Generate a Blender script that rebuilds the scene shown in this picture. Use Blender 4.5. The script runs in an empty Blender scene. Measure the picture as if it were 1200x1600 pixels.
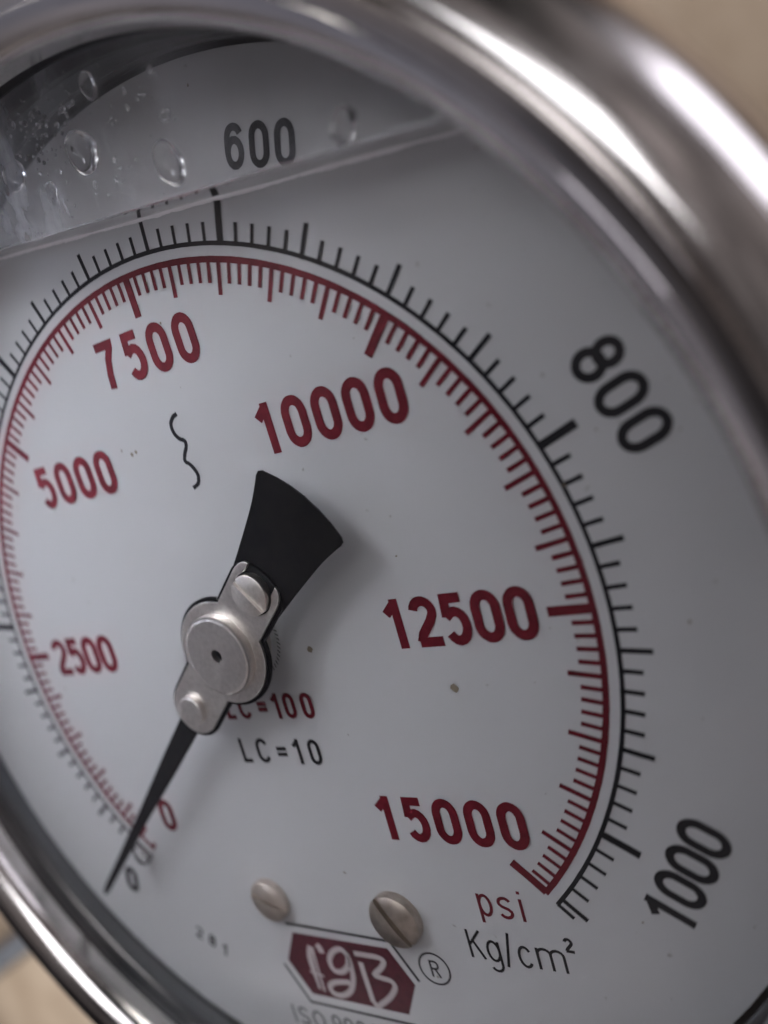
import bpy, bmesh, math, random
import numpy as np
from mathutils import Vector, Matrix, noise
random.seed(7)
PI = math.pi
S = 0.0335                 # metres per dial unit (radius of the black scale arc)
LEVEL = math.radians(7.8)  # the gauge is turned by this about its own axis

def V(x, y, z=0.0):
    """dial frame (x right, y down, z into the gauge, z=0 outer glass face) -> metres"""
    return Vector((x * S, z * S, -y * S))

ROOT = Matrix.Rotation(-LEVEL, 4, 'Y')

# ------------------------------------------------------------------ camera
scene = bpy.context.scene
cam_d = bpy.data.cameras.new('camera')
cam = bpy.data.objects.new('camera', cam_d)
scene.collection.objects.link(cam)
scene.camera = cam
def _rot(w):
    t = math.sqrt(sum(c * c for c in w)); k = [c / t for c in w]
    K = np.array([[0, -k[2], k[1]], [k[2], 0, -k[0]], [-k[1], k[0], 0]])
    return np.eye(3) + math.sin(t) * K + (1 - math.cos(t)) * K @ K
Rm = _rot((0.25455896898, 0.609650912985, -0.226353341275))
tv = np.array((-0.463309326799, 0.389541780547, 2.147013574105))
Cw = -Rm.T @ tv
def m3(v):
    return Vector((v[0], v[2], -v[1]))
right, down, fwd = m3(Rm[0]), m3(Rm[1]), m3(Rm[2])
up, back = -down, -fwd
loc = m3(Cw) * S
M = Matrix(((right.x, up.x, back.x, loc.x), (right.y, up.y, back.y, loc.y), (right.z, up.z, back.z, loc.z), (0, 0, 0, 1)))
cam.matrix_world = ROOT @ M
cam_d.sensor_fit = 'VERTICAL'
cam_d.sensor_height = 36.0
cam_d.lens = 1353.2726 / 1600 * 36.0
cam_d.clip_start = 0.002
cam_d.clip_end = 20
cam_d.dof.use_dof = True
cam_d.dof.focus_distance = 2.02 * S
cam_d.dof.aperture_fstop = 15.0

# ------------------------------------------------------------------ render / colour
scene.render.engine = 'CYCLES'
scene.view_settings.view_transform = 'Standard'
scene.view_settings.look = 'None'
scene.view_settings.exposure = 0.0
scene.view_settings.gamma = 1.0
cy = scene.cycles
cy.use_denoising = True
try:
    cy.denoiser = 'OPENIMAGEDENOISE'
except Exception:
    pass
cy.max_bounces = 14
cy.transmission_bounces = 12
cy.glossy_bounces = 6
cy.diffuse_bounces = 4
cy.caustics_refractive = True
cy.caustics_reflective = True
cy.blur_glossy = 0.3
cy.sample_clamp_indirect = 25.0

# ------------------------------------------------------------------ world: a dim warm room
WORLD_SHIFT = (4.3, 8.1, 3.7)
world = bpy.data.worlds.new("World")
scene.world = world
world.use_nodes = True
wn = world.node_tree
wn.nodes.clear()
wo = wn.nodes.new('ShaderNodeOutputWorld')
bg = wn.nodes.new('ShaderNodeBackground')
tc = wn.nodes.new('ShaderNodeTexCoord')
mp = wn.nodes.new('ShaderNodeMapping'); mp.inputs['Location'].default_value = WORLD_SHIFT
nz = wn.nodes.new('ShaderNodeTexNoise')
nz.inputs['Scale'].default_value = 2.3
nz.inputs['Detail'].default_value = 3.0
rp = wn.nodes.new('ShaderNodeValToRGB')
rp.color_ramp.elements[0].position = 0.40
rp.color_ramp.elements[0].color = (0.014, 0.013, 0.015, 1)
rp.color_ramp.elements[1].position = 0.62
rp.color_ramp.elements[1].color = (0.41, 0.36, 0.36, 1)
# the window side of the room (left) is cooler and brighter
sp = wn.nodes.new('ShaderNodeVectorMath'); sp.operation = 'DOT_PRODUCT'
_ld = (ROOT @ V(-0.93, 0.05, -0.35)).normalized(); sp.inputs[1].default_value = _ld
wn.links.new(tc.outputs['Generated'], sp.inputs[0])
mr = wn.nodes.new('ShaderNodeMapRange'); mr.interpolation_type = 'SMOOTHSTEP'
mr.inputs['From Min'].default_value = 0.86; mr.inputs['From Max'].default_value = 1.0
mr.inputs['To Min'].default_value = 0.0; mr.inputs['To Max'].default_value = 1.0
wn.links.new(sp.outputs['Value'], mr.inputs['Value'])
mx = wn.nodes.new('ShaderNodeMix'); mx.data_type = 'RGBA'
wn.links.new(mr.outputs['Result'], mx.inputs['Factor'])
# cell patterns added to the room glow to break up reflections
n2 = wn.nodes.new('ShaderNodeTexVoronoi'); n2.inputs['Scale'].default_value = 3.2; n2.feature = 'SMOOTH_F1'; n2.inputs['Smoothness'].default_value = .35
wn.links.new(mp.outputs['Vector'], n2.inputs['Vector'])
m2 = wn.nodes.new('ShaderNodeMapRange'); m2.inputs['From Min'].default_value = .15; m2.inputs['From Max'].default_value = .65
m2.inputs['To Min'].default_value = 1.25; m2.inputs['To Max'].default_value = .45
wn.links.new(n2.outputs['Distance'], m2.inputs['Value'])
v2 = wn.nodes.new('ShaderNodeVectorMath'); v2.operation = 'SCALE'
n3 = wn.nodes.new('ShaderNodeTexVoronoi'); n3.inputs['Scale'].default_value = 2.1; n3.distance = 'CHEBYCHEV'; n3.inputs['Randomness'].default_value = .8
wn.links.new(mp.outputs['Vector'], n3.inputs['Vector'])
s3 = wn.nodes.new('ShaderNodeSeparateColor'); wn.links.new(n3.outputs['Color'], s3.inputs['Color'])
m3_ = wn.nodes.new('ShaderNodeMapRange'); m3_.inputs['To Min'].default_value = .45; m3_.inputs['To Max'].default_value = 1.7
wn.links.new(s3.outputs['Red'], m3_.inputs['Value'])
x3 = wn.nodes.new('ShaderNodeMath'); x3.operation = 'MULTIPLY'; wn.links.new(m3_.outputs['Result'], x3.inputs[0]); wn.links.new(m2.outputs['Result'], x3.inputs[1])
wn.links.new(rp.outputs['Color'], v2.inputs[0]); wn.links.new(x3.outputs['Value'], v2.inputs['Scale'])
wn.links.new(v2.outputs['Vector'], mx.inputs['A'])
mx.inputs['B'].default_value = (0.19, 0.19, 0.235, 1)
wn.links.new(tc.outputs['Generated'], mp.inputs['Vector'])
wn.links.new(mp.outputs['Vector'], nz.inputs['Vector'])
wn.links.new(nz.outputs['Fac'], rp.inputs['Fac'])
wn.links.new(mx.outputs['Result'], bg.inputs['Color'])
wn.links.new(bg.outputs['Background'], wo.inputs['Surface'])
bg.inputs['Strength'].default_value = 0.92

def area(name, d, dist, size, power, col, size_y=None, aim=(0, 0, 0), spread=180):
    """rectangular lamp seen from the gauge in direction d (dial frame), dist in dial units"""
    l = bpy.data.lights.new(name, 'AREA')
    l.shape = 'RECTANGLE'
    l.size = size * S
    l.size_y = (size_y or size) * S
    l.energy = power
    l.color = col
    o = bpy.data.objects.new(name, l)
    scene.collection.objects.link(o)
    p = ROOT @ (V(*d).normalized() * dist * S)
    o.location = p
    o.rotation_euler = ((ROOT @ V(*aim)) - Vector(p)).to_track_quat('-Z', 'Y').to_euler()
    l.spread = math.radians(spread)
    return o
area('window_lamp_left', (-3.1, -1.8, -1.30), 3.81, .5, 0.009, (0.74, 0.80, 1.0), .5, aim=(-1.0, -.3, .3), spread=62)
area('dial_fill_top', (-1.8, -4.4, -2.4), 5.33, 2.0, 0.084, (0.89, 0.92, 1.0), 1.9, aim=(-1.05, -1.15, .3), spread=35)  # added narrow-beam lamp, unseen; brightens the dial towards the upper left
area('window_lamp_front', (0.12, -0.46, -0.88), 9, 3.8, 0.19, (0.95, 0.95, 1.0), 2.7)
area('window_lamp_right', (0.80, -0.60, 0.0), 9, 4.6, 0.13, (0.90, 0.88, 1.0), 3.0)
area('wall_fill', (0.0, -9.0, 0.5), 9.1, 5, 0.33, (1.0, 0.97, 0.93), 3, aim=(1, -1, 4), spread=120)  # unseen fill added above to brighten the wall
area('wall_fill_low', (-12.0, 8.0, -2.0), 14.5, 5, 0.17, (1.0, 0.97, 0.93), 3, aim=(-10, 6, 4), spread=100)  # second unseen fill, added for the wall at the lower left

# ------------------------------------------------------------------ materials
def mat(name, col, rough=0.5, metal=0.0, **kw):
    m = bpy.data.materials.new(name)
    m.use_nodes = True
    b = m.node_tree.nodes['Principled BSDF']
    b.inputs['Base Color'].default_value = (*col, 1)
    b.inputs['Roughness'].default_value = rough
    b.inputs['Metallic'].default_value = metal
    for k, v in kw.items():
        b.inputs[k].default_value = v
    return m
def nodes_of(m):
    return m.node_tree.nodes, m.node_tree.links, m.node_tree.nodes['Principled BSDF']
def add_noise(m, scale, lo, hi, c0, c1, detail=4, rough_range=None, bump=0.0, bscale=None):
    n, l, b = nodes_of(m)
    t = n.new('ShaderNodeTexCoord')
    x = n.new('ShaderNodeTexNoise'); x.inputs['Scale'].default_value = scale; x.inputs['Detail'].default_value = detail
    l.new(t.outputs['Object'], x.inputs['Vector'])
    r = n.new('ShaderNodeValToRGB')
    r.color_ramp.elements[0].position = lo; r.color_ramp.elements[0].color = (*c0, 1)
    r.color_ramp.elements[1].position = hi; r.color_ramp.elements[1].color = (*c1, 1)
    l.new(x.outputs['Fac'], r.inputs['Fac']); l.new(r.outputs['Color'], b.inputs['Base Color'])
    if rough_range:
        q = n.new('ShaderNodeMapRange'); q.inputs['To Min'].default_value = rough_range[0]; q.inputs['To Max'].default_value = rough_range[1]
        q.inputs['From Min'].default_value = .3; q.inputs['From Max'].default_value = .7
        l.new(x.outputs['Fac'], q.inputs['Value']); l.new(q.outputs['Result'], b.inputs['Roughness'])
    if bump:
        y = n.new('ShaderNodeTexNoise'); y.inputs['Scale'].default_value = bscale or scale; y.inputs['Detail'].default_value = 2.5
        l.new(t.outputs['Object'], y.inputs['Vector'])
        k = n.new('ShaderNodeBump'); k.inputs['Strength'].default_value = bump; k.inputs['Distance'].default_value = 0.000012
        l.new(y.outputs['Fac'], k.inputs['Height']); l.new(k.outputs['Normal'], b.inputs['Normal'])
    return m
def ring_brush(m, strength=0.25, freq=900.0, dist=0.0001, det=6.0):
    """fine turned lines running round the axis"""
    n, l, b = nodes_of(m)
    t = n.new('ShaderNodeTexCoord'); s = n.new('ShaderNodeSeparateXYZ')
    l.new(t.outputs['Object'], s.inputs['Vector'])
    cx = n.new('ShaderNodeCombineXYZ'); l.new(s.outputs['X'], cx.inputs['X']); l.new(s.outputs['Z'], cx.inputs['Y'])
    ln = n.new('ShaderNodeVectorMath'); ln.operation = 'LENGTH'; l.new(cx.outputs['Vector'], ln.inputs[0])
    ad = n.new('ShaderNodeMath'); ad.operation = 'MULTIPLY_ADD'; ad.inputs[1].default_value = 1.7
    l.new(s.outputs['Y'], ad.inputs[0]); l.new(ln.outputs['Value'], ad.inputs[2])
    x = n.new('ShaderNodeTexNoise'); x.noise_dimensions = '1D'; x.inputs['Scale'].default_value = freq; x.inputs['Detail'].default_value = det
    l.new(ad.outputs['Value'], x.inputs['W'])
    k = n.new('ShaderNodeBump'); k.inputs['Strength'].default_value = strength; k.inputs['Distance'].default_value = dist
    l.new(x.outputs['Fac'], k.inputs['Height']); l.new(k.outputs['Normal'], b.inputs['Normal'])
    return m

M_dial = add_noise(mat('white_dial_paint', (.7, .7, .7), .38), 900, .20, .27, (.36, .35, .33), (.56, .56, .565), detail=3)
M_red = add_noise(mat('red_ink', (.3, .02, .04), .6, **{'Specular IOR Level': .2}), 1500, .3, .6, (.100, .004, .010), (.140, .007, .015))
M_black = mat('black_ink', (.008, .008, .011), .6, **{'Specular IOR Level': .2})
M_bezel = ring_brush(add_noise(mat('polished_steel', (.66, .63, .61), .16, 1.0), 120, .35, .65, (.60, .57, .55), (.70, .67, .65), rough_range=(.08, .24)), .16, 1500)
M_case = ring_brush(mat('case_steel', (.12, .12, .125), .42, .6), .3, 700)
M_inner = ring_brush(mat('grey_case_lining', (.10, .105, .11), .45, .2), .3, 500)
M_gasket = mat('black_rubber', (.022, .023, .026), .55)
M_plate = add_noise(mat('nickel_plate', (.6, .56, .52), .34, 1.0), 2600, .25, .75, (.62, .58, .54), (.80, .76, .72), detail=8, rough_range=(.33, .36), bump=.10, bscale=2500)
M_hub = ring_brush(add_noise(mat('turned_nickel', (.6, .56, .52), .30, 1.0), 2600, .25, .75, (.66, .62, .58), (.80, .76, .72), detail=4, rough_range=(.30, .33)), .25, 2500, 0.000008, 1.5)
M_dark = add_noise(mat('black_lacquer', (.012, .011, .012), .5, **{'Specular IOR Level': .12}), 700, .35, .65, (.004, .004, .005), (.008, .0075, .0075))
M_brass = add_noise(mat('dull_nickelled_brass', (.46, .40, .33), .4, 1.0), 900, .3, .7, (.40, .34, .28), (.60, .53, .46), detail=6, rough_range=(.33, .37), bump=.08, bscale=2000)
M_brown = add_noise(mat('tarnished_brass', (.36, .28, .2), .5, .8), 700, .3, .7, (.50, .43, .37), (.62, .55, .49), detail=6, rough_range=(.42, .48), bump=.12, bscale=1500)
def glassy(name, ior=1.47, col=(1, 1, 1)):
    m = bpy.data.materials.new(name); m.use_nodes = True
    n = m.node_tree.nodes; n.clear()
    o = n.new('ShaderNodeOutputMaterial'); g = n.new('ShaderNodeBsdfGlass')
    g.inputs['IOR'].default_value = ior; g.inputs['Roughness'].default_value = 0.0
    g.inputs['Color'].default_value = (*col, 1)
    m.node_tree.links.new(g.outputs['BSDF'], o.inputs['Surface'])
    return m
M_glass = glassy('window_glass')
M_liquid = glassy('clear_glycerine', 1.47)
M_liquid.node_tree.nodes['Glass BSDF'].inputs['Roughness'].default_value = .10
M_drop = glassy('glycerine_drop', 1.47)
_n = M_drop.node_tree.nodes; _g = _n['Glass BSDF']; _o = _n['Material Output']
_d = _n.new('ShaderNodeBsdfTranslucent'); _d.inputs['Color'].default_value = (.85, .86, .92, 1)
_m = _n.new('ShaderNodeMixShader'); _m.inputs['Fac'].default_value = .07
M_drop.node_tree.links.new(_g.outputs[0], _m.inputs[1]); M_drop.node_tree.links.new(_d.outputs[0], _m.inputs[2])
M_drop.node_tree.links.new(_m.outputs[0], _o.inputs['Surface'])

# ------------------------------------------------------------------ mesh helpers
def link(name, me, m, parent=None, label=None, kind=None):
    o = bpy.data.objects.new(name, me)
    scene.collection.objects.link(o)
    if m and not me.materials:
        me.materials.append(m)
    if parent:
        o.parent = parent
    if label: o['label'] = label
    if kind: o['kind'] = kind
    return o
def mesh(name, verts, faces, smooth=False, angle=None):
    me = bpy.data.meshes.new(name)
    me.from_pydata([tuple(v) for v in verts], [], faces)
    me.validate(); me.update()
    if smooth:
        for p in me.polygons: p.use_smooth = True
        if angle:
            me.set_sharp_from_angle(angle=math.radians(angle))
    return me
def lathe(name, prof, n=256, closed=False, smooth=True, angle=40, cx=0.0, cy_=0.0, caps=False, flat=False):
    """prof: (r, z) list in dial units; revolved about the dial axis through (cx, cy_)"""
    vs, fs = [], []
    k = len(prof)
    for i in range(n):
        a = 2 * PI * i / n
        for r, z in prof:
            vs.append(V(cx + r * math.sin(a), cy_ - r * math.cos(a), z))
    for i in range(n):
        j = (i + 1) % n
        for q in range(k if closed else k - 1):
            w = (q + 1) % k
            fs.append((i * k + q, j * k + q, j * k + w, i * k + w))
    if caps:
        fs.append(tuple(i * k for i in range(n)))
        fs.append(tuple(i * k + k - 1 for i in reversed(range(n))))
    me = mesh(name, vs, fs)
    bm = bmesh.new(); bm.from_mesh(me)
    bmesh.ops.remove_doubles(bm, verts=bm.verts, dist=1e-7)
    bmesh.ops.recalc_face_normals(bm, faces=bm.faces)
    bm.to_mesh(me); bm.free()
    if smooth:
        for p in me.polygons: p.use_smooth = True
        me.set_sharp_from_angle(angle=math.radians(angle))
        if flat:
            for p in me.polygons: p.use_smooth = abs(p.normal.y) < .9
    return me
def catmull(pts, n=6, closed=False):
    P = [np.array(p, float) for p in pts]
    k = len(P); out = []
    rng = k if closed else k - 1
    for i in range(rng):
        if closed:
            a, b, c, d = P[(i - 1) % k], P[i], P[(i + 1) % k], P[(i + 2) % k]
        else:
            b, c = P[i], P[i + 1]
            a = P[i - 1] if i > 0 else 2 * b - c
            d = P[i + 2] if i + 2 < k else 2 * c - b
        for j in range(n):
            t = j / n
            out.append(.5 * ((2 * b) + (c - a) * t + (2 * a - 5 * b + 4 * c - d) * t * t + (3 * b - a - 3 * c + d) * t ** 3))
    if not closed: out.append(P[-1])
    return [tuple(p) for p in out]

class Ink:
    """strokes and filled shapes printed on the dial plane: real thin layers just proud of the paint"""
    def __init__(self, z):
        self.v, self.f, self.z, self.k = [], [], z, 0
    def stroke(self, pts, w, closed=False, taper=None, jitter=0.0):
        P = [np.array(p, float) for p in pts]
        Q = [P[0]]
        for p in P[1:]:
            if np.linalg.norm(p - Q[-1]) > 1e-5: Q.append(p)
        if closed and np.linalg.norm(Q[0] - Q[-1]) < 1e-5: Q.pop()
        P = Q; n = len(P); z = self.z - self.k * 0.00025; self.k = (self.k + 1) % 8
        b = len(self.v)
        for i in range(n):
            p0 = P[(i - 1) % n] if (closed or i > 0) else P[i]
            p1 = P[(i + 1) % n] if (closed or i < n - 1) else P[i]
            d1 = P[i] - p0; d2 = p1 - P[i]
            if np.linalg.norm(d1) < 1e-9: d1 = d2
            if np.linalg.norm(d2) < 1e-9: d2 = d1
            d1 = d1 / np.linalg.norm(d1); d2 = d2 / np.linalg.norm(d2)
            t = d1 + d2; ln = np.linalg.norm(t); t = t / ln if ln > 1e-6 else d1
            nn = np.array((-t[1], t[0])); c = max(.45, abs(nn @ np.array((-d1[1], d1[0]))))
            ww = w if taper is None else w * taper(i / (n - 1))
            j1 = 1 + random.uniform(-jitter, jitter); j2 = 1 + random.uniform(-jitter, jitter)
            self.v.append(V(*(P[i] + nn * ww / 2 / c * j1), z)); self.v.append(V(*(P[i] - nn * ww / 2 / c * j2), z))
        for i in range(n if closed else n - 1):
            j = (i + 1) % n
            self.f.append((b + 2 * i, b + 2 * j, b + 2 * j + 1, b + 2 * i + 1))
    def poly(self, pts, lift=0.0):
        b = len(self.v); z = self.z - lift
        for p in pts: self.v.append(V(*p, z))
        self.f.append(tuple(range(b, b + len(pts))))
    def obj(self, name, m, parent, label=None, kind=None):
        me = mesh(name, self.v, self.f)
        return link(name, me, m, parent, label, kind)

# glyphs: unit height, x centred, y up; list of (points, closed)
def arc(cx, cy, rx, ry, a0, a1, n=14):
    return [(cx + rx * math.cos(math.radians(a0 + (a1 - a0) * i / n)), cy + ry * math.sin(math.radians(a0 + (a1 - a0) * i / n))) for i in range(n + 1)]
def glyph(ch, w, s):
    """w full width, s stroke, both relative to height 1"""
    a = (w - s) / 2; h = .5 - s / 2
    if ch == '0':
        e = min(a * 1.25, h)
        return [(arc(0, h - e, a, e, 0, 180) + arc(0, -h + e, a, e, 180, 360), True)]
    if ch == '1':
        x = a * .35
        return [([(x, -.5), (x, .5)], False), ([(x, .405), (x - a * 1.15, .20)], False)]
    if ch == '2':
        return [(arc(0, h - a * 1.05, a, a * 1.05, 170, -20) + [(a * .55, .0), (-a * .55, -h * .62), (-a * .9, -h), ], False), ([(-a * 1.1, -h), (a + s / 2, -h)], False)]
    if ch == '5':
        return [([(a * .95, h), (-a * .72, h), (-a * .86, .04)], False), ([(-a * .93, .04)] + arc(-.0, -h + .27, a, .28, 125, -150), False)]
    if ch == '6':
        return [(arc(0, -h + .27, a, .28, 0, 360)[:-1], True), (arc(0, h - .25, a, .25, 25, 180, 10) + [(-a, .0), (-a, -.15)], False)]
    if ch == '7':
        return [([(-a - s * .3, h), (a, h), (a * .95, h - .06), (a * .25, .10), (-a * .15, -.2), (-a * .3, -.5)], False)]
    if ch == '8':
        return [(arc(0, h - .21, a * .86, .21, 0, 360, 20)[:-1], True), (arc(0, -h + .235, a, .235, 0, 360, 20)[:-1], True)]
    if ch == '9':
        return [([(-x, -y) for x, y in p], c) for p, c in glyph('6', w, s)]
    if ch == '4':
        return [([(a * .4, -.5), (a * .4, .5)], False), ([(a * .4, h), (-a, -.18), (a + s * .5, -.18)], False)]
    if ch == '=':
        return [([(-a, .09), (a, .09)], False), ([(-a, -.13), (a, -.13)], False)]
    if ch == 'L':
        return [([(-a, .5), (-a, -h), (a, -h)], False)]
    if ch == 'C':
        return [(arc(0, h - .3, a, .3, 25, 180) + arc(0, -h + .3, a, .3, 180, 335), False)]
    if ch == 'K':
        return [([(-a, .5), (-a, -.5)], False), ([(a, .5), (-a * .9, -.02)], False), ([(-a * .35, .13), (a * 1.05, -.5)], False)]
    if ch == 'I':
        return [([(0, .5), (0, -.5)], False)]
    if ch == 'O':
        return [(arc(0, 0, a, h, 0, 360, 24)[:-1], True)]
    if ch == 'S':
        return [(arc(0, h - .22, a, .22, 20, 200, 10) + [(-a * .5, .05), (a * .5, -.05)] + arc(0, -h + .22, a, .22, 20, -160, 10), False)]
    if ch == 'R':
        return [([(-a, -.5), (-a, .5)], False), ([(-a, h)] + arc(a * .1, h - .22, a * .8, .22, 90, -90, 10) + [(-a, h - .44)], False), ([(a * .0, .0), (a, -.5)], False)]
    if ch == 'p':
        return [([(-a, .28), (-a, -.72)], False), (arc(0, -.1, a, .34, 0, 360, 20)[:-1], True)]
    if ch == 's':
        return [([(x, y * .74 - .11) for x, y in arc(0, h - .22, a, .22, 20, 200, 10) + [(-a * .5, .05), (a * .5, -.05)] + arc(0, -h + .22, a, .22, 20, -160, 10)], False)]
    if ch == 'i':
        return [([(0, .26), (0, -.5)], False), ([(0, .52), (0, .42)], False)]
    if ch == 'g':
        return [(arc(0, -.1, a, .34, 0, 360, 20)[:-1], True), ([(a, .25), (a, -.55)] + arc(0, -.58, a, .22, 0, -150, 8), False)]
    if ch == 'c':
        return [(arc(0, -.12, a, .34, 35, 325, 16), False)]
    if ch == 'm':
        return [([(-a, .24), (-a, -.5)], False), ([(-a, -.02)] + arc(-a * .5, .04, a * .5, .17, 180, 0, 8) + [(0, -.5)], False), ([(0, -.02)] + arc(a * .5, .04, a * .5, .17, 180, 0, 8) + [(a, -.5)], False)]
    if ch == '/':
        return [([(-a, -.6), (a, .62)], False)]
    return []
def text(ink, chars, pos, h, w, s, ang=0.0, jitter=0.03):
    """chars printed at dial positions pos (centres), rotated clockwise by ang degrees"""
    c, q = math.cos(math.radians(ang)), math.sin(math.radians(ang))
    for ch, (px, py) in zip(chars, pos):
        ww = {'=': w * 1.15, 'm': w * 1.9, 'I': w, '/': w * .7, 'L': w, 'C': w * 1.15, 'O': w * 1.35, 'S': w * 1.1, 'K': w * 1.1, 'i': w}.get(ch, w)
        for pts, cl in glyph(ch, ww, s):
            P = []
            for x, y in pts:
                X, Y = x * h, -y * h
                P.append((px + X * c - Y * q, py + X * q + Y * c))
            ink.stroke(P, s * h, cl, jitter=jitter)
def row(cx, cy, n, adv, ang=0.0):
    c, q = math.cos(math.radians(ang)), math.sin(math.radians(ang))
    return [(cx + (i - (n - 1) / 2) * adv * c, cy + (i - (n - 1) / 2) * adv * q) for i in range(n)]

# ================================================================== BACKGROUND
D = 0.3559                                    # depth of the dial face behind the outer glass face
def plane_obj(name, z, half, m):
    me = mesh(name, [V(-half, -half, z), V(half, -half, z), V(half, half, z), V(-half, half, z)], [(0, 1, 2, 3)])
    o = link(name, me, m); o.matrix_world = ROOT
    o['kind'] = 'structure'
    return o
M_wall = add_noise(mat('beige_board', (.42, .31, .19), .6), 38, .34, .66, (.34, .255, .180), (.47, .375, .285), detail=5, rough_range=(.5, .7), bump=.3, bscale=300)
wall = plane_obj('wall', 4.0, 40, M_wall)

# grey steel rod crossing behind the lower left of the gauge
def rod(name, a, b, r, m, n=24):
    A, B = V(*a), V(*b); d = (B - A).normalized()
    u = d.orthogonal().normalized(); w = d.cross(u)
    vs, fs = [], []
    for k, P in enumerate((A, B)):
        for i in range(n):
            t = 2 * PI * i / n
            vs.append(P + (u * math.cos(t) + w * math.sin(t)) * r * S)
    for i in range(n):
        j = (i + 1) % n; fs.append((i, j, n + j, n + i))
    fs.append(tuple(reversed(range(n)))); fs.append(tuple(range(n, 2 * n)))
    me = mesh(name, vs, fs, True, 40)
    return link(name, me, m)
M_rod = add_noise(mat('grey_painted_steel', (.16, .18, .21), .35, .6), 60, .3, .7, (.13, .15, .18), (.22, .24, .28))

# ================================================================== THE GAUGE
gauge = bpy.data.objects.new('pressure_gauge', None)
scene.collection.objects.link(gauge)
gauge.matrix_world = ROOT
gauge['label'] = 'glycerine filled round pressure gauge with polished steel bezel and white dial reading near zero'
gauge['category'] = 'pressure gauge'

# ---- case with stepped inner wall
case_prof = [(1.36, .62), (1.437, .60), (1.437, .40), (1.445, .395), (1.445, .225), (1.470, .220), (1.470, .10), (1.60, .10), (1.605, .9), (1.56, 1.0), (0.0, 1.0)]
case = link('case', lathe('case', case_prof, 256), M_case, gauge)
back = link('back_plate', lathe('back_plate', [(0.0, .56), (1.436, .56), (1.436, .61), (0.0, .61)], 128), M_gasket, case)
gask = link('gasket', lathe('gasket', [(1.469, .103), (1.410, .103), (1.405, .11), (1.405, .165), (1.412, .172), (1.418, .214), (1.469, .216)], 256, closed=True), M_gasket, gauge)
lining = link('inner_ring', lathe('inner_ring', [(1.418, .2145), (1.428, .222), (1.428, .300), (1.422, .305), (1.422, .33), (1.436, .34), (1.436, .2145)], 256, closed=True), M_inner, gauge)

# ---- bezel
lip = catmull([(1.399, .006), (1.3995, -.020), (1.4000, -.045), (1.4030, -.060), (1.4110, -.075), (1.4220, -.088), (1.4340, -.099), (1.4450, -.1065), (1.4530, -.1105)], 4)
land = [(1.4545, -.1112), (1.4560, -.1095), (1.4575, -.1080), (1.4590, -.1072), (1.4605, -.1078), (1.4700, -.1102), (1.4800, -.1127), (1.4900, -.1152), (1.4960, -.1166), (1.4980, -.1166), (1.4990, -.1150), (1.4998, -.1040)]
roll = catmull([(1.5035, -.0990), (1.5080, -.1005), (1.5180, -.1020), (1.5310, -.1005), (1.5460, -.0960), (1.5620, -.0895), (1.580, -.080), (1.598, -.068), (1.614, -.055),
      (1.630, -.038), (1.643, -.018), (1.653, .004), (1.660, .030), (1.663, .055), (1.660, .075), (1.652, .085), (1.646, .088)], 4)
side = [(1.645, .09), (1.645, .36), (1.635, .38), (1.607, .38), (1.607, .11), (1.60, .098), (1.470, .098), (1.470, .010)]
bezel = link('bezel', lathe('bezel', lip + land + roll + side, 384, closed=True, angle=40), M_bezel, gauge)

# ---- dial plate (edge seen: plate is trimmed a little at the upper left)
def dial_mesh():
    n = 256; vs = []; fs = []
    for z in (D, D + .03):
        vs.append(V(0, 0, z))
        for i in range(n):
            a = 2 * PI * i / n
            vs.append(V(1.412 * math.sin(a), -1.412 * math.cos(a), z))
    k = n + 1
    for i in range(n):
        j = (i + 1) % n
        fs.append((0, 1 + j, 1 + i)); fs.append((k, k + 1 + i, k + 1 + j)); fs.append((1 + i, 1 + j, k + 1 + j, k + 1 + i))
    return mesh('dial', vs, fs)
dial = link('dial', dial_mesh(), M_dial, gauge)
IZ = D - .0012

def pol(r, th):
    a = math.radians(th); return (r * math.sin(a), -r * math.cos(a))
# scales
RR = 1.0704 - .1
def th_psi(v): return -135 + 270 * v / 15000.0
def th_kg(v): return -135 + 270 * v / 1054.6
def scale_print(name, m, r_arc, w_arc, th0, th1, ticks, label):
    k = Ink(IZ)
    k.stroke([pol(r_arc, th0 + (th1 - th0) * i / 360) for i in range(361)], w_arc, jitter=.05)
    k.k = 2
    for th, r1, w in ticks:
        k.k = 3
        k.stroke([pol(r_arc, th), pol((r_arc + r1) / 2, th), pol(r1, th)], w, jitter=.06)
    return k.obj(name, m, dial, label)
tk = []
for v in range(0, 15001, 100):
    th = th_psi(v)
    if v == 100: continue
    if v == 0: tk.append((th + .3, .938, .013))
    elif v % 2500 == 0: tk.append((th + (.35 if v == 0 else -.35 if v == 15000 else 0), .8642, .022))
    elif v % 500 == 0: tk.append((th, .8849, .0120))
    else: tk.append((th, .9115, .0108))
red_scale = scale_print('red_scale', M_red, .9645, .0150, -135, 135, tk, 'red scale arc with ticks pointing inward')
tk = []
for v in range(0, 1051, 10):
    th = th_kg(v)
    if v == 0: tk.append((th, 1.046, .0100))
    elif v % 200 == 0: tk.append((th, 1.0906, .0190))
    elif v % 50 == 0: tk.append((th, 1.0704, .0120))
    else: tk.append((th, 1.046, .0100))
tk.append((135, 1.046, .0100))
black_scale = scale_print('black_scale', M_black, 1.0, .0105, -135.15, 135.15, tk, 'black scale arc with ticks pointing outward')

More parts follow.
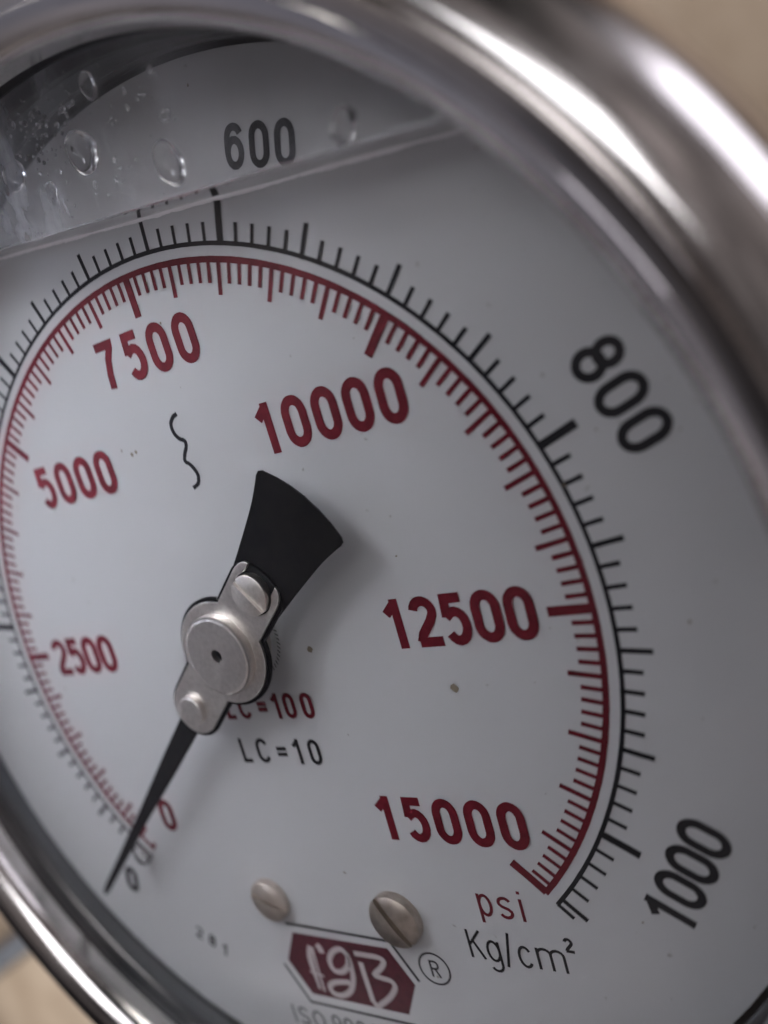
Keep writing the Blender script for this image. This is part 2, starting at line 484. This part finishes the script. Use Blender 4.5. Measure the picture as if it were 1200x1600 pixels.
def numeral(chars, pos, h, w, s, m, ang, label):
    k = Ink(IZ); text(k, chars, pos, h, w, s, ang)
    k.obj('numeral', m, dial, label)
RW, RS_ = .59, .192
numeral('7500', [(-.160, -.782), (-.058, -.782), (.034, -.780), (.127, -.779)], .124, RW, RS_, M_red, 0, 'red 7500 printed under the topmost red tick')
numeral('10000', row(.462, -.517, 5, .0885), .124, RW, RS_, M_red, 0, 'red 10000')
numeral('12500', row(.642, -.002, 5, .0805), .124, RW, RS_, M_red, 0, 'red 12500')
numeral('15000', row(.465, .512, 5, .0895), .124, RW, RS_, M_red, 0, 'red 15000')
numeral('5000', row(-.446, -.517, 4, .0895), .124, RW, RS_, M_red, 0, 'red 5000')
numeral('2500', row(-.689, .009, 4, .0755), .122, RW, RS_, M_red, 0, 'red 2500')
numeral('0', [(-.560, .553)], .110, RW, RS_, M_red, 0, 'small red 0 beside the pointer')
numeral('0', [(-.854, .809)], .098, .58, .20, M_black, 15, 'small black 0 by the pointer tip')
numeral('600', row(.420, -1.133, 3, .0735, 17.5), .100, .58, .172, M_black, 17.5, 'black 600 above the liquid line')
numeral('800', row(1.121, -.410, 3, .0785, 69.8), .112, .60, .172, M_black, 69.8, 'black 800')
numeral('1000', row(1.022, .603, 4, .0725, -59.2), .112, .60, .172, M_black, -59.2, 'black 1000')
numeral('400', row(-.646, -1.010, 3, .0785, -32.6), .112, .60, .172, M_black, -32.6, 'black 400')
numeral('200', row(-1.193, -.130, 3, .0785, -83.8), .112, .60, .172, M_black, -83.8, 'black 200')

def lettering(chars, pos, h, w, s, m, ang, label):
    k = Ink(IZ); text(k, chars, pos, h, w, s, ang)
    k.obj('lettering', m, dial, label)
lettering('LC=100', [(-.139, .195), (-.086, .195), (-.020, .195), (.031, .196), (.078, .196), (.138, .197)], .074, .54, .175, M_red, 0, 'red LC=100')
lettering('LC=10', [(-.131, .327), (-.068, .327), (.000, .328), (.057, .329), (.115, .330)], .074, .54, .155, M_black, 0, 'black LC=10')
lettering('psi', [(.508, .727), (.563, .727), (.608, .727)], .080, .50, .11, M_red, 0, 'red psi')
lettering('Kg/cm', [(.448, .852), (.496, .856), (.538, .855), (.583, .856), (.652, .853)], .080, .50, .095, M_black, 0, 'black kg per square cm')
lettering('2', [(.706, .815)], .040, .62, .20, M_black, 0, 'small raised black 2')
lettering('281', [(-.602, .975), (-.552, .996), (-.506, 1.022)], .047, .62, .17, M_black, 24, 'small black 281')
lettering('ISO9001', [(-.285, 1.206), (-.245, 1.207), (-.188, 1.208), (-.118, 1.208), (-.072, 1.208), (-.026, 1.208), (.020, 1.208)], .062, .56, .10, M_black, 0, 'small black ISO line under the emblem')

# handwritten squiggle
k = Ink(IZ)
sq = [(.0171, -.6127), (-.0007, -.606), (-.0133, -.5919), (-.0143, -.5709), (-.0026, -.5515), (.0134, -.5419), (.0125, -.5275), (-.0010, -.5087), (-.0075, -.4925), (.0053, -.4810), (.0160, -.4640), (.0200, -.4476), (.0117, -.4291), (-.0098, -.4195)]
k.stroke(catmull(sq, 5), .0115, jitter=.08)
k.obj('squiggle', M_black, dial, 'thin black wavy pen mark')

# registered mark
k = Ink(IZ)
k.stroke(arc(.297, .949, .046, .046, 0, 360, 36)[:-1], .0055, closed=True)
text(k, 'R', [(.299, .949)], .050, .60, .12, 0)
k.obj('registered_mark', M_black, dial, 'circled R')

# emblem: maroon six-sided field, black border lines, pale script letters
k = Ink(IZ)
k.poly([(-.1822, .9120), (.1573, .9110), (.2165, 1.0135), (.1650, 1.1150), (-.1790, 1.1170), (-.2365, 1.0120)])
M_maroon = add_noise(mat('maroon_ink', (.06, .004, .012), .6, **{'Specular IOR Level': .2}), 1500, .3, .6, (.055, .003, .010), (.080, .006, .016))
emb = k.obj('emblem', M_maroon, dial, 'maroon six-sided maker emblem')
k = Ink(IZ)
k.stroke([(-.200, .8835), (.172, .8870), (.2340, .9990)], .0085)
k.stroke([(-.2590, 1.0290), (-.1975, 1.1480), (.1800, 1.1460)], .0085)
k.obj('emblem_border', M_black, dial, 'black lines round the emblem')
M_pale = mat('pale_ink', (.50, .45, .45), .45)
k = Ink(IZ - .0016)
k.stroke(catmull([(-.1290, .9477), (-.1420, .9878), (-.1440, 1.0414), (-.1430, 1.0946)], 5), .0190, taper=lambda t: .5 + .7 * math.sin(PI * min(1, t + .15)))
k.stroke(catmull([(-.1210, .9498), (-.1250, 1.027), (-.1270, 1.0990)], 5), .0080)
k.stroke(catmull([(-.1000, .9383), (-.0920, .9501), (-.0900, .9650)], 4), .022)
k.stroke([(-.1600, 1.0380), (-.1100, 1.0440)], .0070)
k.stroke(catmull([(.0080, .9600), (-.0120, .9400), (-.0451, .9530), (-.0684, .9850), (-.0626, 1.0157), (-.0325, 1.0160), (-.0040, .9920), (.0060, .9650), (.0060, .9987), (-.0002, 1.0356), (-.0228, 1.0762), (-.0600, 1.0990), (-.0917, 1.0976), (-.0990, 1.0773), (-.0780, 1.0600), (-.0431, 1.0514), (-.0150, 1.0480)], 5), .0175)
k.stroke([(.0474, .9707), (.0475, 1.0114), (.0488, 1.0571), (.0499, 1.0990)], .0175)
k.stroke(catmull([(.0337, .9451), (.0702, .9442), (.1139, .9444), (.1320, .9535), (.1169, .9763), (.0860, 1.004), (.1083, 1.0104), (.1380, 1.0147), (.1450, 1.0333), (.1199, 1.0661), (.0866, 1.0931), (.0623, 1.1083), (.0520, 1.0988)], 4), .0165)
k.obj('emblem_script', M_pale, dial, 'pale script letters on the emblem')

# bright highlight at the liquid's edge, painted as a pale line on the dial
M_highlight = mat('painted_highlight', (.90, .88, .89), .5)
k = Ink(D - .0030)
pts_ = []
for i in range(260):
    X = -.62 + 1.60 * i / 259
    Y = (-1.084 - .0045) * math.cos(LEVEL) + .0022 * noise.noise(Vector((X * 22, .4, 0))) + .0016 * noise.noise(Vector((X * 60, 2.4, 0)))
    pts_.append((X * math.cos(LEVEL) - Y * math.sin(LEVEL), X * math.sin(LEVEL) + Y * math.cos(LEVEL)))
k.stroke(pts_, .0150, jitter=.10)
k.obj('highlight_line', M_highlight, dial, 'thin pale painted highlight at the liquid level')

# tiny printed dashes round the arbor hole
k = Ink(IZ)
for i in range(58):
    th = i * 360 / 58
    k.k = 0
    k.stroke([pol(.104, th), pol(.114, th + 3)], .0028)
k.obj('centre_dashes', M_black, dial, 'ring of fine black dashes round the centre hole')

# ---- dial screws
def disc_prof(r, z0, z1, dome=.006, ch=.006):
    return [(0.0, z0), (r * .5, z0 + dome * .2), (r - ch * 1.6, z0 + dome), (r - ch * .5, z0 + dome + ch * .5), (r, z0 + dome + ch * 1.6), (r, z1)]
def slotted(name, cx, cy_, r, z0, z1, ang, sw, depth, m, parent, dome=.010, ch=.008, label=None):
    """screw head: a base disc and two raised half-moons with a slot cut between them"""
    a = math.radians(ang); d = (math.cos(a), math.sin(a)); nn = (-d[1], d[0])
    bm = bmesh.new()
    def prism(pts, za, zb):
        n = len(pts)
        v0 = [bm.verts.new(V(cx + p * d[0] + q * nn[0], cy_ + p * d[1] + q * nn[1], za)) for p, q in pts]
        v1 = [bm.verts.new(V(cx + p * d[0] + q * nn[0], cy_ + p * d[1] + q * nn[1], zb)) for p, q in pts]
        for i in range(n):
            bm.faces.new((v0[i], v0[(i + 1) % n], v1[(i + 1) % n], v1[i]))
        bm.faces.new(v0); bm.faces.new(list(reversed(v1)))
        return v0
    prism([(r * .995 * math.cos(2 * PI * i / 64), r * .995 * math.sin(2 * PI * i / 64)) for i in range(64)], z0 + depth, z1)
    for sg in (-1, 1):
        q0 = sw / 2; t0 = math.asin(q0 / r)
        N = 32
        for ring in range(1):
            # stacked rings give the soft crowned edge
            levels = [(r, z0 + depth + .0005), (r, z0 + ch), (r - ch * .3, z0 + ch * .3 ), (r - ch, z0)]
            if dome: levels += [(r * .6, z0 - dome * .55), (r * .3, z0 - dome * .85)]
            rows = []
            for rr, z in levels:
                qq = min(q0, rr * .98); tt = math.asin(qq / rr)
                rows.append([bm.verts.new(V(cx + rr * math.cos(t) * d[0] + sg * rr * math.sin(t) * nn[0], cy_ + rr * math.cos(t) * d[1] + sg * rr * math.sin(t) * nn[1], z)) for t in [tt + (PI - 2 * tt) * i / N for i in range(N + 1)]])
            for ra, rb in zip(rows, rows[1:]):
                for i in range(N): bm.faces.new((ra[i], ra[i + 1], rb[i + 1], rb[i]))
            bm.faces.new(rows[-1])
            # slot wall
            wall_ = [row_[0] for row_ in rows] + [row_[-1] for row_ in reversed(rows)]
            bm.faces.new(wall_)
    bmesh.ops.recalc_face_normals(bm, faces=bm.faces)
    me = bpy.data.meshes.new(name); bm.to_mesh(me); bm.free()
    for p in me.polygons: p.use_smooth = True
    me.set_sharp_from_angle(angle=math.radians(24))
    return link(name, me, m, parent, label)
slotted('dial_screw', .226, .806, .077, D - .050, D - .002, 58, .019, .022, M_brass, gauge, dome=.010, ch=.009, label='slotted dial screw at the upper right corner of the emblem')
slotted('dial_screw', -.222, .804, .066, D - .040, D - .002, 20, .013, .014, M_brown, gauge, dome=.010, ch=.009, label='slotted dial screw at the upper left corner of the emblem')

# ---- pointer assembly (frame: u along the needle, v across)
PA = math.radians(-131.5)
eu = (math.sin(PA), -math.cos(PA)); ev = (eu[1], -eu[0])
def UV(u, v, z):
    return V(u * eu[0] + v * ev[0], u * eu[1] + v * ev[1], z)
def slab(name, pts, z0, z1, m, parent, bevel=.0, label=None):
    n = len(pts)
    vs = [UV(u, v, z0) for u, v in pts] + [UV(u, v, z1) for u, v in pts]
    me = mesh(name, vs, [tuple(range(n)), tuple(reversed(range(n, 2 * n)))] + [(i, (i + 1) % n, n + (i + 1) % n, n + i) for i in range(n)])
    bm = bmesh.new(); bm.from_mesh(me)
    bmesh.ops.recalc_face_normals(bm, faces=bm.faces)
    if bevel:
        ed = [e for e in bm.edges if len(e.link_faces) == 2 and any(len(f.verts) > 6 for f in e.link_faces)]
        bmesh.ops.bevel(bm, geom=ed, offset=bevel * S, segments=2, profile=.6, affect='EDGES', clamp_overlap=True)
    bmesh.ops.triangulate(bm, faces=[f for f in bm.faces if len(f.verts) > 4])
    bm.to_mesh(me); bm.free()
    return link(name, me, m, parent, label)
ZN = .214
needle_pts = [(.30, -.034), (.5, -.030), (.77, -.0205), (1.0, -.0165), (1.21, -.0125), (1.248, -.0095), (1.262, -.003), (1.262, .003), (1.248, .0095), (1.21, .0125), (1.0, .0165), (.77, .0205), (.5, .030), (.30, .034)]
body = [(-.10, .062), (-.152, .074), (-.207, .083), (-.286, .093), (-.351, .102), (-.419, .113), (-.470, .126), (-.492, .133)]
tail_end = [(-.504, .133), (-.512, .124), (-.523, .085), (-.530, .045), (-.533, .0)]
up_side = catmull(body, 4) + tail_end
dn = [(u, -v) for u, v in reversed(up_side)][1:]
ptr_pts = needle_pts + [(.05, .05)] + up_side + dn + [(.05, -.05)]
pointer = link('pointer', bpy.data.meshes.new('pointer'), None, gauge)
_p = slab('pointer_blade', ptr_pts, ZN, ZN + .010, M_dark, None, .0018)
pointer.data = _p.data; pointer.data.name = 'pointer'
bpy.data.objects.remove(_p)
pointer['label'] = 'black pointer with a flared tail'

def plate_outline(g=0.0, horns=True):
    """hub disc + two arms; g grows the outline"""
    R = .140 + g; hw = .0745 + g
    a0 = math.asin(hw / R)
    P = []
    # far arm (rivet side, +u): rounded end centred at u=.232
    for i in range(25):
        t = -PI / 2 + PI * i / 24
        P.append((.232 + (hw) * math.cos(t), hw * math.sin(t)))
    # hub arc on +v side, from +u arm to -u arm, with soft notches
    ts = [a0 + (PI - 2 * a0) * i / 28 for i in range(29)]
    P += [(math.cos(t) * R + .0, math.sin(t) * R) for t in ts]
    # near arm (screw side)
    ue = -.235
    if horns:
        P += [(-.200, hw)]
        P += [(ue - math.sin(q) * .052, hw - (1 - math.cos(q)) * .030) for q in [PI / 2 * i / 6 for i in range(7)]]
        rc = .0625
        P += [(-.225 - rc * math.cos(q), rc * math.sin(q)) for q in [math.radians(a) for a in (52, 46, 35, 20, 5, 0, -5, -20, -35, -46, -52)]] if False else []
        c0 = [(-.222 + .066 * math.cos(q), .066 * math.sin(q)) for q in [math.radians(a) for a in range(140, 119, -7)]]
        inner = [(-.222 + .058 * math.cos(q), .058 * math.sin(q)) for q in [math.radians(a) for a in (128, 115, 100, 85, 70, 50, 25, 0, -25, -50, -70, -85, -100, -115, -128)]]
        P += inner
        P += [(ue - math.sin(q) * .052, -(hw - (1 - math.cos(q)) * .030)) for q in [PI / 2 * i / 6 for i in range(6, -1, -1)]]
        P += [(-.200, -hw)]
    else:
        for i in range(25):
            t = PI / 2 + PI * i / 24
            P.append((ue + .005 + hw * math.cos(t) * .7, hw * math.sin(t)))
    P += [(math.cos(t) * R, -math.sin(t) * R) for t in reversed(ts)]
    return P
slab('backing_plate', plate_outline(.010, False), .1985, .2135, M_dark, pointer, .0015, 'black backing plate')
plate = slab('clamp_plate', plate_outline(0), .184, .1975, M_plate, pointer, .0018, 'silver clamp plate with two horns')
hubp = [(0.0, .178), (.0165, .178), (.0168, .1430), (.0195, .1408), (.030, .1402), (.096, .140), (.1035, .1415), (.1075, .146), (.1085, .152), (.1085, .184)]
link('hub_cap', lathe('hub_cap', hubp, 128, angle=22, flat=True), M_hub, pointer)
link('centre_pin', lathe('centre_pin', [(0.0, .158), (.005, .159), (.009, .163), (.0155, .170), (.0160, .1775)], 32, angle=60), M_dark, pointer, 'dark pin sunk in the hub centre')
rc_u, rc_v = .236, .0
rx_, ry_ = rc_u * eu[0], rc_u * eu[1]
link('rivet', lathe('rivet', [(0.0, .1545), (.036, .1548), (.0405, .1565), (.0425, .160), (.0425, .184)], 64, cx=rx_, cy_=ry_, angle=22, flat=True), M_plate, pointer)
sx_, sy_ = -.222 * eu[0], -.222 * eu[1]
sl_ang = math.degrees(math.atan2(ev[1], ev[0]))
slotted('adjusting_screw', sx_, sy_, .0535, .159, .197, sl_ang + 4, .0175, .016, M_plate, pointer, dome=0, ch=.003, label='slotted silver adjusting screw')
link('arbor', lathe('arbor', [(0.0, .214), (.060, .214), (.060, .300), (.085, .302), (.085, D - .001), (0.0, D - .001)], 64, angle=30), M_plate, pointer)

# ---- front glass and liquid
NG = 256; RG = 1.45; GT = .10
LY0, LSL = -1.084, math.tan(LEVEL)           # liquid line: y = LY0 + x * slope
# glass: front face and rim whole, back face only above the liquid (below it the glass is wetted)
def clip_disc(r, z, above):
    """disc cut by the liquid line; keeps the part above (smaller y) or below"""
    pts = []
    c, s_ = math.cos(LEVEL), math.sin(LEVEL)
    h = LY0 * c                                  # distance of the line from the centre, along the tilted down axis
    half = math.sqrt(r * r - h * h)
    a1 = math.atan2(half, -h)                    # angle from up
    if above: angs = [-a1 + 2 * a1 * i / 120 for i in range(121)]
    else: angs = [a1 + (2 * PI - 2 * a1) * i / 240 for i in range(241)]
    for a in angs:
        X, Y = r * math.sin(a), -r * math.cos(a)
        pts.append((X * c - Y * s_ , X * s_ + Y * c, z))
    return pts
def build_window():
    vs = []; fs = []
    n = NG
    for z in (0.0, GT):
        for i in range(n):
            a = 2 * PI * i / n
            vs.append(V(RG * math.sin(a), -RG * math.cos(a), z))
    fs.append(tuple(range(n)))
    for i in range(n):
        fs.append((i, n + i, n + (i + 1) % n, (i + 1) % n))
    up_ = clip_disc(RG - 1e-4, GT, True)
    b = len(vs)
    vs += [V(*p) for p in up_]
    fs.append(tuple(range(b + len(up_) - 1, b - 1, -1)))
    return mesh('window_glass', vs, fs)
win = link('window_glass', build_window(), M_glass, gauge)
# orient the glass: front face must look towards the viewer (-z dial = -Y)
for p in win.data.polygons: pass
LB = .60
def build_liquid():
    """the glycerine body: gently uneven top surface with a meniscus at the glass, sides and back inside the case wall"""
    c, s_ = math.cos(LEVEL), math.sin(LEVEL)
    r = 1.4375; h = LY0 * c
    vs, fs = [], []
    nx, nz = 220, 26
    half = math.sqrt(1.446 ** 2 - h * h)
    zrows = [GT + .09 * (i / 8) ** 2 for i in range(9)] + [GT + .09 + (D - .045 - GT - .09) * i / 3 for i in range(1, 4)] + [D - .045 + .060 * i / 14 for i in range(1, 15)] + [D + .05, LB]
    nz = len(zrows) - 1
    for j in range(nz + 1):
        tz = zrows[j]
        z = tz
        for i in range(nx + 1):
            X = -half + 2 * half * i / nx
            dz = (z - GT)
            men = .004 * math.exp(-dz / .018) * (1 + .25 * noise.noise(Vector((X * 9, 3.1, 0))) + .15 * noise.noise(Vector((X * 31, 1.7, 0))))
            men += .017 * math.exp(-abs(D - z) / .014) * (1 + .3 * noise.noise(Vector((X * 14, 7.7, 0)))) if z < D + .03 else 0
            wv = .0025 * noise.noise(Vector((X * 6, z * 8, 2.0)))
            Y = h - men - wv
            vs.append(V(X * c - Y * s_, X * s_ + Y * c, z))
    for j in range(nz):
        for i in range(nx):
            a = j * (nx + 1) + i
            fs.append((a, a + 1, a + nx + 2, a + nx + 1))
    me = mesh('fill_liquid', vs, fs, True)
    return me
liq = link('fill_liquid', build_liquid(), M_liquid, gauge, 'clear glycerine filling the case up to a tilted surface line')

# droplets clinging to the inside of the glass above the liquid
DR = [(0.226, -1.3219, 15), (0.1423, -1.2158, 26), (0.3772, -1.102, 24), (-0.1023, -1.2479, 22), (0.4093, -1.186, 8), (0.0073, -1.1723, 12), (0.2322, -1.1619, 3), (0.1292, -1.3102, 6), (0.0584, -1.4253, 7), (0.4081, -1.2768, 6), (0.168, -1.3082, 3), (0.2525, -1.3682, 4), (0.8067, -1.0124, 17), (0.097, -1.2884, 4), (0.0366, -1.3105, 4), (-0.0022, -1.3299, 5), (0.0647, -1.2996, 3), (-0.0413, -1.3422, 4), (0.0144, -1.2993, 3), (0.017, -1.2626, 3), (0.002, -1.2466, 3), (-0.0036, -1.2458, 2), (0.3203, -1.2689, 4), (0.3164, -1.2382, 3), (0.1518, -1.1386, 4), (0.2174, -1.1264, 3), (0.8314, -1.0195, 6)]
for i in range(60):
    x = random.uniform(-.15, .45); y = -1.10 - random.random() * .26
    DR.append((x, y, random.uniform(.8, 2.2)))
for i in range(90):
    t = random.random()
    DR.append((-.04 + .17 * t + random.gauss(0, .035), -1.36 + .12 * random.random() + random.gauss(0, .02), random.uniform(1.0, 3.2)))
def drop_mesh(r, hgt, seed):
    rn = random.Random(seed)
    n, k = 28, 8
    ph = rn.random() * 6.28; el = 1 + rn.uniform(-.18, .22); ta = rn.uniform(0, .25)
    k3, k4 = rn.uniform(.02, .08), rn.uniform(.0, .025)
    def rim(a): return r * (1 + .12 * math.sin(a * 2 + ph) + k3 * math.sin(a * 3 + ph * 2) + k4 * math.sin(a * 5 + ph * 3.3))
    vs = [V(0, 0, hgt)]; fs = []
    for j in range(1, k + 1):
        t = j / k * PI / 2
        for i in range(n):
            a = 2 * PI * i / n
            rr = rim(a) * math.sin(t)
            z = hgt * math.cos(t) ** .9 if j < k else 0.0
            vs.append(V(rr * math.cos(a), rr * math.sin(a) * el * (1 + ta * max(0, math.sin(a))), z))
    for i in range(n):
        fs.append((0, 1 + i, 1 + (i + 1) % n))
    for j in range(k - 1):
        for i in range(n):
            p = 1 + j * n; q = p + n; w = (i + 1) % n
            fs.append((p + i, q + i, q + w, p + w))
    fs.append(tuple(1 + (k - 1) * n + i for i in reversed(range(n))))
    me = mesh('droplet', vs, fs)
    bm = bmesh.new(); bm.from_mesh(me); bmesh.ops.recalc_face_normals(bm, faces=bm.faces); bm.to_mesh(me); bm.free()
    for p in me.polygons: p.use_smooth = len(p.vertices) < 10
    return me
for i, (x, y, r) in enumerate(DR):
    if y > LY0 + x * LSL - .012 and r < 20: continue
    if math.hypot(x, y) > 1.39: continue
    rad = r * .00165
    o = link('droplet', drop_mesh(rad, rad * .55, i), M_drop, win)
    o.location = V(x, y, GT + .0006)

# wet film left on the inside of the glass above the liquid
def build_film():
    c, s_ = math.cos(LEVEL), math.sin(LEVEL)
    vs, fs = [], []
    up_ = clip_disc(1.405, GT + .0012, True)
    return mesh('wet_film', [V(*p) for p in up_], [tuple(range(len(up_)))])
M_film = bpy.data.materials.new('wet_film'); M_film.use_nodes = True
n_ = M_film.node_tree.nodes; n_.clear(); l_ = M_film.node_tree.links
o_ = n_.new('ShaderNodeOutputMaterial'); t_ = n_.new('ShaderNodeBsdfTransparent'); d_ = n_.new('ShaderNodeBsdfTranslucent'); d2_ = n_.new('ShaderNodeBsdfDiffuse')
d_.inputs['Color'].default_value = (.84, .85, .93, 1); d2_.inputs['Color'].default_value = (.84, .85, .93, 1)
ad_ = n_.new('ShaderNodeMixShader'); mx_ = n_.new('ShaderNodeMixShader')
tc_ = n_.new('ShaderNodeTexCoord'); mp_ = n_.new('ShaderNodeMapping'); mp_.inputs['Scale'].default_value = (1.0, 1.0, .35); mp_.inputs['Rotation'].default_value = (0, .5, 0)
nz_ = n_.new('ShaderNodeTexNoise'); nz_.inputs['Scale'].default_value = 160; nz_.inputs['Detail'].default_value = 7; nz_.inputs['Roughness'].default_value = .62
r_ = n_.new('ShaderNodeMapRange'); r_.inputs['From Min'].default_value = .45; r_.inputs['From Max'].default_value = .80; r_.inputs['To Min'].default_value = .08; r_.inputs['To Max'].default_value = .50
l_.new(tc_.outputs['Object'], mp_.inputs['Vector']); l_.new(mp_.outputs['Vector'], nz_.inputs['Vector']); l_.new(nz_.outputs['Fac'], r_.inputs['Value'])
l_.new(d_.outputs[0], ad_.inputs[1]); l_.new(d2_.outputs[0], ad_.inputs[2])
sx_n = n_.new('ShaderNodeSeparateXYZ'); l_.new(tc_.outputs['Object'], sx_n.inputs['Vector'])
gx_ = n_.new('ShaderNodeMapRange'); gx_.interpolation_type = 'SMOOTHSTEP'
gx_.inputs['From Min'].default_value = .32 * S; gx_.inputs['From Max'].default_value = -.30 * S
gx_.inputs['To Min'].default_value = .7; gx_.inputs['To Max'].default_value = 2.6
l_.new(sx_n.outputs['X'], gx_.inputs['Value'])
ml_ = n_.new('ShaderNodeMath'); ml_.operation = 'MULTIPLY'; l_.new(r_.outputs['Result'], ml_.inputs[0]); l_.new(gx_.outputs['Result'], ml_.inputs[1])
l_.new(ml_.outputs['Value'], mx_.inputs['Fac']); l_.new(t_.outputs[0], mx_.inputs[1]); l_.new(ad_.outputs[0], mx_.inputs[2]); l_.new(mx_.outputs[0], o_.inputs['Surface'])
film = link('wet_film', build_film(), M_film, win, 'thin smeary film above the liquid line')

# an air bubble stuck to the dial beside the pointer tip, and specks of sediment
bub = bpy.data.meshes.new('air_bubble'); bm = bmesh.new()
bmesh.ops.create_uvsphere(bm, u_segments=40, v_segments=24, radius=.034 * S)
bm.to_mesh(bub); bm.free()
for p in bub.polygons: p.use_smooth = True
M_bub = glassy('air_in_glycerine', 1 / 1.47)
o = link('air_bubble', bub, M_bub, liq, 'round air bubble beside the pointer tip'); o.location = V(-.727, .690, .300); o.scale = (1.0, .7, 1.15)
M_speck = mat('sediment', (.22, .18, .13), .8)
k = Ink(D - .0020)
rs = random.Random(11)
for i in range(48):
    a = rs.random() * 2 * PI; r0 = 1.36 * math.sqrt(rs.random()); q = rs.choice((.0014, .0018, .0024, .0034))
    x0, y0 = r0 * math.sin(a), -r0 * math.cos(a)
    k.poly([(x0 + q * (1 + rs.uniform(-.4, .4)) * math.cos(t * PI / 4), y0 + q * (1 + rs.uniform(-.4, .4)) * math.sin(t * PI / 4)) for t in range(8)])
for x0, y0, q in ((.2045, .044, .009), (.589, .164, .010), (-.187, -.545, .006), (-.17, -.548, .005)):
    k.poly([(x0 + q * (1 + rs.uniform(-.3, .3)) * math.cos(t * PI / 5), y0 + q * (1 + rs.uniform(-.3, .3)) * math.sin(t * PI / 5)) for t in range(10)])
k.obj('sediment_specks', M_speck, dial, 'scattered fine brown specks', 'stuff')

# consistent outward normals for the glass
bm = bmesh.new(); bm.from_mesh(win.data)
for f in bm.faces:
    c = f.calc_center_median(); nrm = f.normal
    if abs(nrm.y) > .9:
        want = -1 if c.y < GT * S * .5 else 1
        if nrm.y * want < 0: f.normal_flip()
    else:
        if nrm.dot(Vector((c.x, 0, c.z))) < 0: f.normal_flip()
bm.to_mesh(win.data); bm.free()
bm = bmesh.new(); bm.from_mesh(liq.data)
for f in bm.faces:
    if f.normal.z < 0: f.normal_flip()
bm.to_mesh(liq.data); bm.free()

# rod behind the lower left
r_ = rod('metal_rod', (-15.0, 8.1, 3.0), (-3.5, 2.18, 3.0), .16, M_rod)
r_.matrix_world = ROOT
r_['label'] = 'blurred blue grey metal rod behind the lower left edge of the gauge'
r_['category'] = 'rod'
